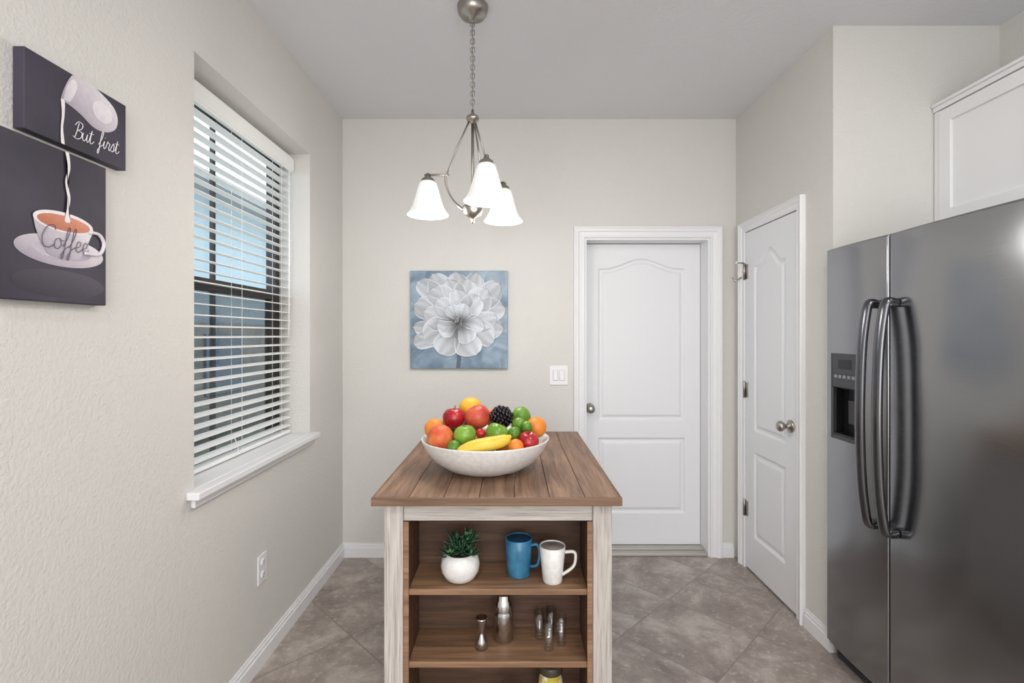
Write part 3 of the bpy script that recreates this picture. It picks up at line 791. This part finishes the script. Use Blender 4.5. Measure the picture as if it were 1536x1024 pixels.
# ---------------------------------------------------------------- switch, outlet
sw = empty('light_switch')
box('plate', .243, .363, YB-.007, YB-.0005, 1.115, 1.240, M_trim, sw, .003)
for i, x in enumerate((.2655, .3085)):
    box('rocker_frame_%d' % i, x-.001, x+.033, YB-.0085, YB-.0071, 1.143, 1.212, mat('switch_gap', srgb(190, 190, 190), .5), sw, .0005)
    box('rocker_%d' % i, x+.0015, x+.0305, YB-.0125, YB-.0086, 1.1455, 1.2095, M_trim, sw, .002)
ol = empty('power_outlet')
box('plate', XL+.0005, XL+.007, 2.155, 2.232, .355, .480, M_trim, ol, .003)
for i, z in enumerate((.39, .445)):
    lathe('socket_%d' % i, [(.001, 0), (.0165, 0), (.0165, .0025), (.015, .0035), (.001, .0035)], (XL+.0071, 2.1935, z), M_trim, ol, 24, 'X')
    boxes('slots_%d' % i, [(XL+.0107, XL+.0112, 2.1865, 2.1885, z, z+.009), (XL+.0107, XL+.0112, 2.1985, 2.2005, z, z+.009), (XL+.0107, XL+.0112, 2.1915, 2.1955, z-.011, z-.006)], M_black, ol)

# ---------------------------------------------------------------- refrigerator
fg = empty('refrigerator')
FX0 = 1.407; gz0, gz1 = .075, 1.820; fy0, fy1, fs = 1.318, 2.252, 1.880
M_body = mat('fridge_body', srgb(44, 45, 48), .5, .3)
box('cabinet_body', FX0+.065, 2.16, fy0+.004, fy1-.004, .02, 1.79, M_body, fg, .006)
box('kick_grille', FX0+.05, FX0+.09, fy0+.01, fy1-.01, .0, .068, M_black, fg, .003)
boxes('grille_slots', [(FX0+.044, FX0+.05, fy0+.02, fy1-.02, .012+.012*i, .018+.012*i) for i in range(4)], M_dark, fg)
boxes('hinge_covers', [(FX0+.06, FX0+.14, fy1-.06, fy1-.01, 1.791, 1.828), (FX0+.06, FX0+.14, fy0+.01, fy0+.06, 1.791, 1.828)], M_dark, fg, .004)
def rnd(d, r=.006):
    if d >= r: return 0
    return r-math.sqrt(max(0, r*r-(r-d)**2))
def doorpanel(name, y0, y1, hole=None):
    ys = sorted(set([round(v, 5) for v in lin(y0, y0+.007, 7)+lin(y0+.007, y1-.007, 36)+lin(y1-.007, y1, 7)]+([hole[0]-.0005, hole[0]+.0005, hole[1]-.0005, hole[1]+.0005] if hole else [])))
    zs = sorted(set([round(v, 5) for v in lin(gz0, gz0+.012, 6)+lin(gz0+.012, gz1-.012, 70)+lin(gz1-.012, gz1, 6)]+([hole[2]-.0005, hole[2]+.0005, hole[3]-.0005, hole[3]+.0005] if hole else [])))
    def fn(u, v):
        c = (y0+y1)/2; hw = (y1-y0)/2
        x = FX0+.010*((u-c)/hw)**2+rnd(min(u-y0, y1-u))+rnd(min(v-gz0, gz1-v), .008)
        if hole and hole[0] < u < hole[1] and hole[2] < v < hole[3]: x = FX0+.058
        return (x, u, v)
    sheet(name, ys, zs, fn, M_steel, fg)
hole = (2.030, 2.190, 1.005, 1.225)
doorpanel('freezer_door', fs+.004, fy1, hole)
doorpanel('fridge_door', fy0, fs-.004)
for nm, a, b in (('freezer_door_core', fs+.005, fy1-.001), ('fridge_door_core', fy0+.001, fs-.005)):
    box(nm, FX0+.0585, FX0+.064, a, b, gz0, gz1, M_body, fg)
for nm, yy0, yy1 in (('freezer_door_sides', fs+.004, fy1), ('fridge_door_sides', fy0, fs-.004)):
    boxes(nm, [(FX0+.018, FX0+.058, yy0+.0002, yy0+.002, gz0, gz1), (FX0+.018, FX0+.058, yy1-.002, yy1-.0002, gz0, gz1), (FX0+.020, FX0+.058, yy0, yy1, gz1-.003, gz1-.001), (FX0+.020, FX0+.058, yy0, yy1, gz0+.001, gz0+.003)], M_body, fg)
xd = FX0-.004
boxes('dispenser_bezel', [(xd, FX0+.012, 2.018, 2.031, .99, 1.36), (xd, FX0+.012, 2.189, 2.202, .99, 1.36), (xd, FX0+.012, 2.031, 2.189, 1.215, 1.36), (xd, FX0+.012, 2.031, 2.189, .99, 1.008)], mat('dispenser_grey', srgb(80, 81, 85), .35, .6), fg, .003)
box('dispenser_cavity', FX0+.045, FX0+.0575, 2.0305, 2.1895, 1.008, 1.215, M_black, fg)
boxes('dispenser_cavity_sides', [(FX0+.012, FX0+.045, 2.0305, 2.033, 1.008, 1.215), (FX0+.012, FX0+.045, 2.187, 2.1895, 1.008, 1.215), (FX0+.012, FX0+.045, 2.033, 2.187, 1.210, 1.215), (FX0+.0, FX0+.045, 2.033, 2.187, 1.008, 1.016)], M_black, fg)
box('dispenser_display', xd-.0015, xd-.0001, 2.07, 2.15, 1.295, 1.335, M_black, fg, .0005)
boxes('dispenser_buttons', [(xd-.002, xd-.0001, 2.045+.028*i, 2.063+.028*i, 1.255, 1.268) for i in range(5)], mat('button_grey', srgb(150, 150, 154), .4), fg, .0008)
boxes('dispenser_paddle', [(FX0+.028, FX0+.034, 2.085, 2.135, 1.06, 1.16)], M_dark, fg, .003)
def handle(nm, y):
    pr = [(FX0+.004, 1.558), (FX0-.030, 1.561), (FX0-.046, 1.50), (FX0-.060, 1.36), (FX0-.066, 1.13), (FX0-.060, .90), (FX0-.046, .765), (FX0-.030, .712), (FX0+.004, .715)]
    P = catmull([(x, y, z) for x, z in pr], 8)
    tube(nm, P, .0145, M_steelH, fg, 14, flat=1.5)
    for z in (1.558, .712): box(nm+'_mount', FX0-.032, FX0+.006, y-.019, y+.019, z-.016, z+.016, M_steelH, fg, .005)
handle('freezer_handle', fs+.048); handle('fridge_handle', fs-.042)

# ---------------------------------------------------------------- wall cabinet
wc = empty('wall_cabinet')
kx = 1.905
box('carcass', kx+.021, XS-.001, 1.30, YC-.004, 1.93, 2.44, M_trim, wc, .001)
boxes('crown', [(kx-.002, XS-.001, 1.30, YC-.004, 2.441, 2.462), (kx-.010, XS-.001, 1.30, YC-.004, 2.462, 2.475)], M_trim, wc, .002)
box('filler_stile', kx+.005, kx+.02, YC-.03, YC-.004, 1.93, 2.44, M_trim, wc, .001)
for i, (a, b) in enumerate(((1.785, 2.232), (1.32, 1.78))):
    bw = .058
    boxes('door_frame_%d' % i, [(kx, kx+.02, a, a+bw, 1.935, 2.435), (kx, kx+.02, b-bw, b, 1.935, 2.435), (kx, kx+.02, a+bw, b-bw, 1.935, 1.935+bw), (kx, kx+.02, a+bw, b-bw, 2.435-bw, 2.435)], M_trim, wc, .0015)
    box('door_panel_%d' % i, kx+.011, kx+.019, a+bw, b-bw, 1.935+bw, 2.435-bw, M_trim, wc)

# ---------------------------------------------------------------- lights
def area(name, loc, rot, sx, sy, e, col=(1, 1, 1)):
    l = bpy.data.lights.new(name, 'AREA'); l.shape = 'RECTANGLE'; l.size = sx; l.size_y = sy; l.energy = e; l.color = col
    o = bpy.data.objects.new(name, l); o.location = loc; o.rotation_euler = rot; COL.objects.link(o); return o
area('rear_fill', (.5, YN+.15, 1.5), (math.radians(90), 0, 0), 2.8, 2.2, 88, (.98, .99, 1.0))  # unseen fill lamp added in front of the solid rear wall
for i, (x, y) in enumerate(((-.3, -.5), (1.0, -.5), (-.3, -2.0), (1.0, -2.0), (.85, .85))):
    e = empty('unseen_fill_light')  # made-up ceiling lamps out of view, added to brighten the room
    lathe('fill_trim_ring', [(.001, ZC-.002), (.062, ZC-.002), (.062, ZC-.006), (.085, ZC-.006), (.088, ZC-.0005), (.001, ZC-.0005)], (x, y, 0), M_trim, e, 32)
    l = bpy.data.lights.new('fill_disk', 'AREA'); l.shape = 'DISK'; l.size = .12; l.energy = 12; l.color = (1, .985, .96)
    o = bpy.data.objects.new('fill_lamp', l); o.location = (x, y, ZC-.012); link(o, e)

w = bpy.data.worlds.new('World'); sc.world = w; w.use_nodes = True
w.node_tree.nodes['Background'].inputs[0].default_value = (.87, .92, 1, 1)
w.node_tree.nodes['Background'].inputs[1].default_value = 2.9

# ---------------------------------------------------------------- camera
cam = bpy.data.cameras.new('camera'); cam.sensor_width = 36; cam.lens = 750/1536*36; cam.shift_y = -10/1536; cam.clip_start = .03
co = bpy.data.objects.new('camera', cam); co.location = (0, 0, 1.44); co.rotation_euler = (math.radians(90), 0, 0)
COL.objects.link(co); sc.camera = co
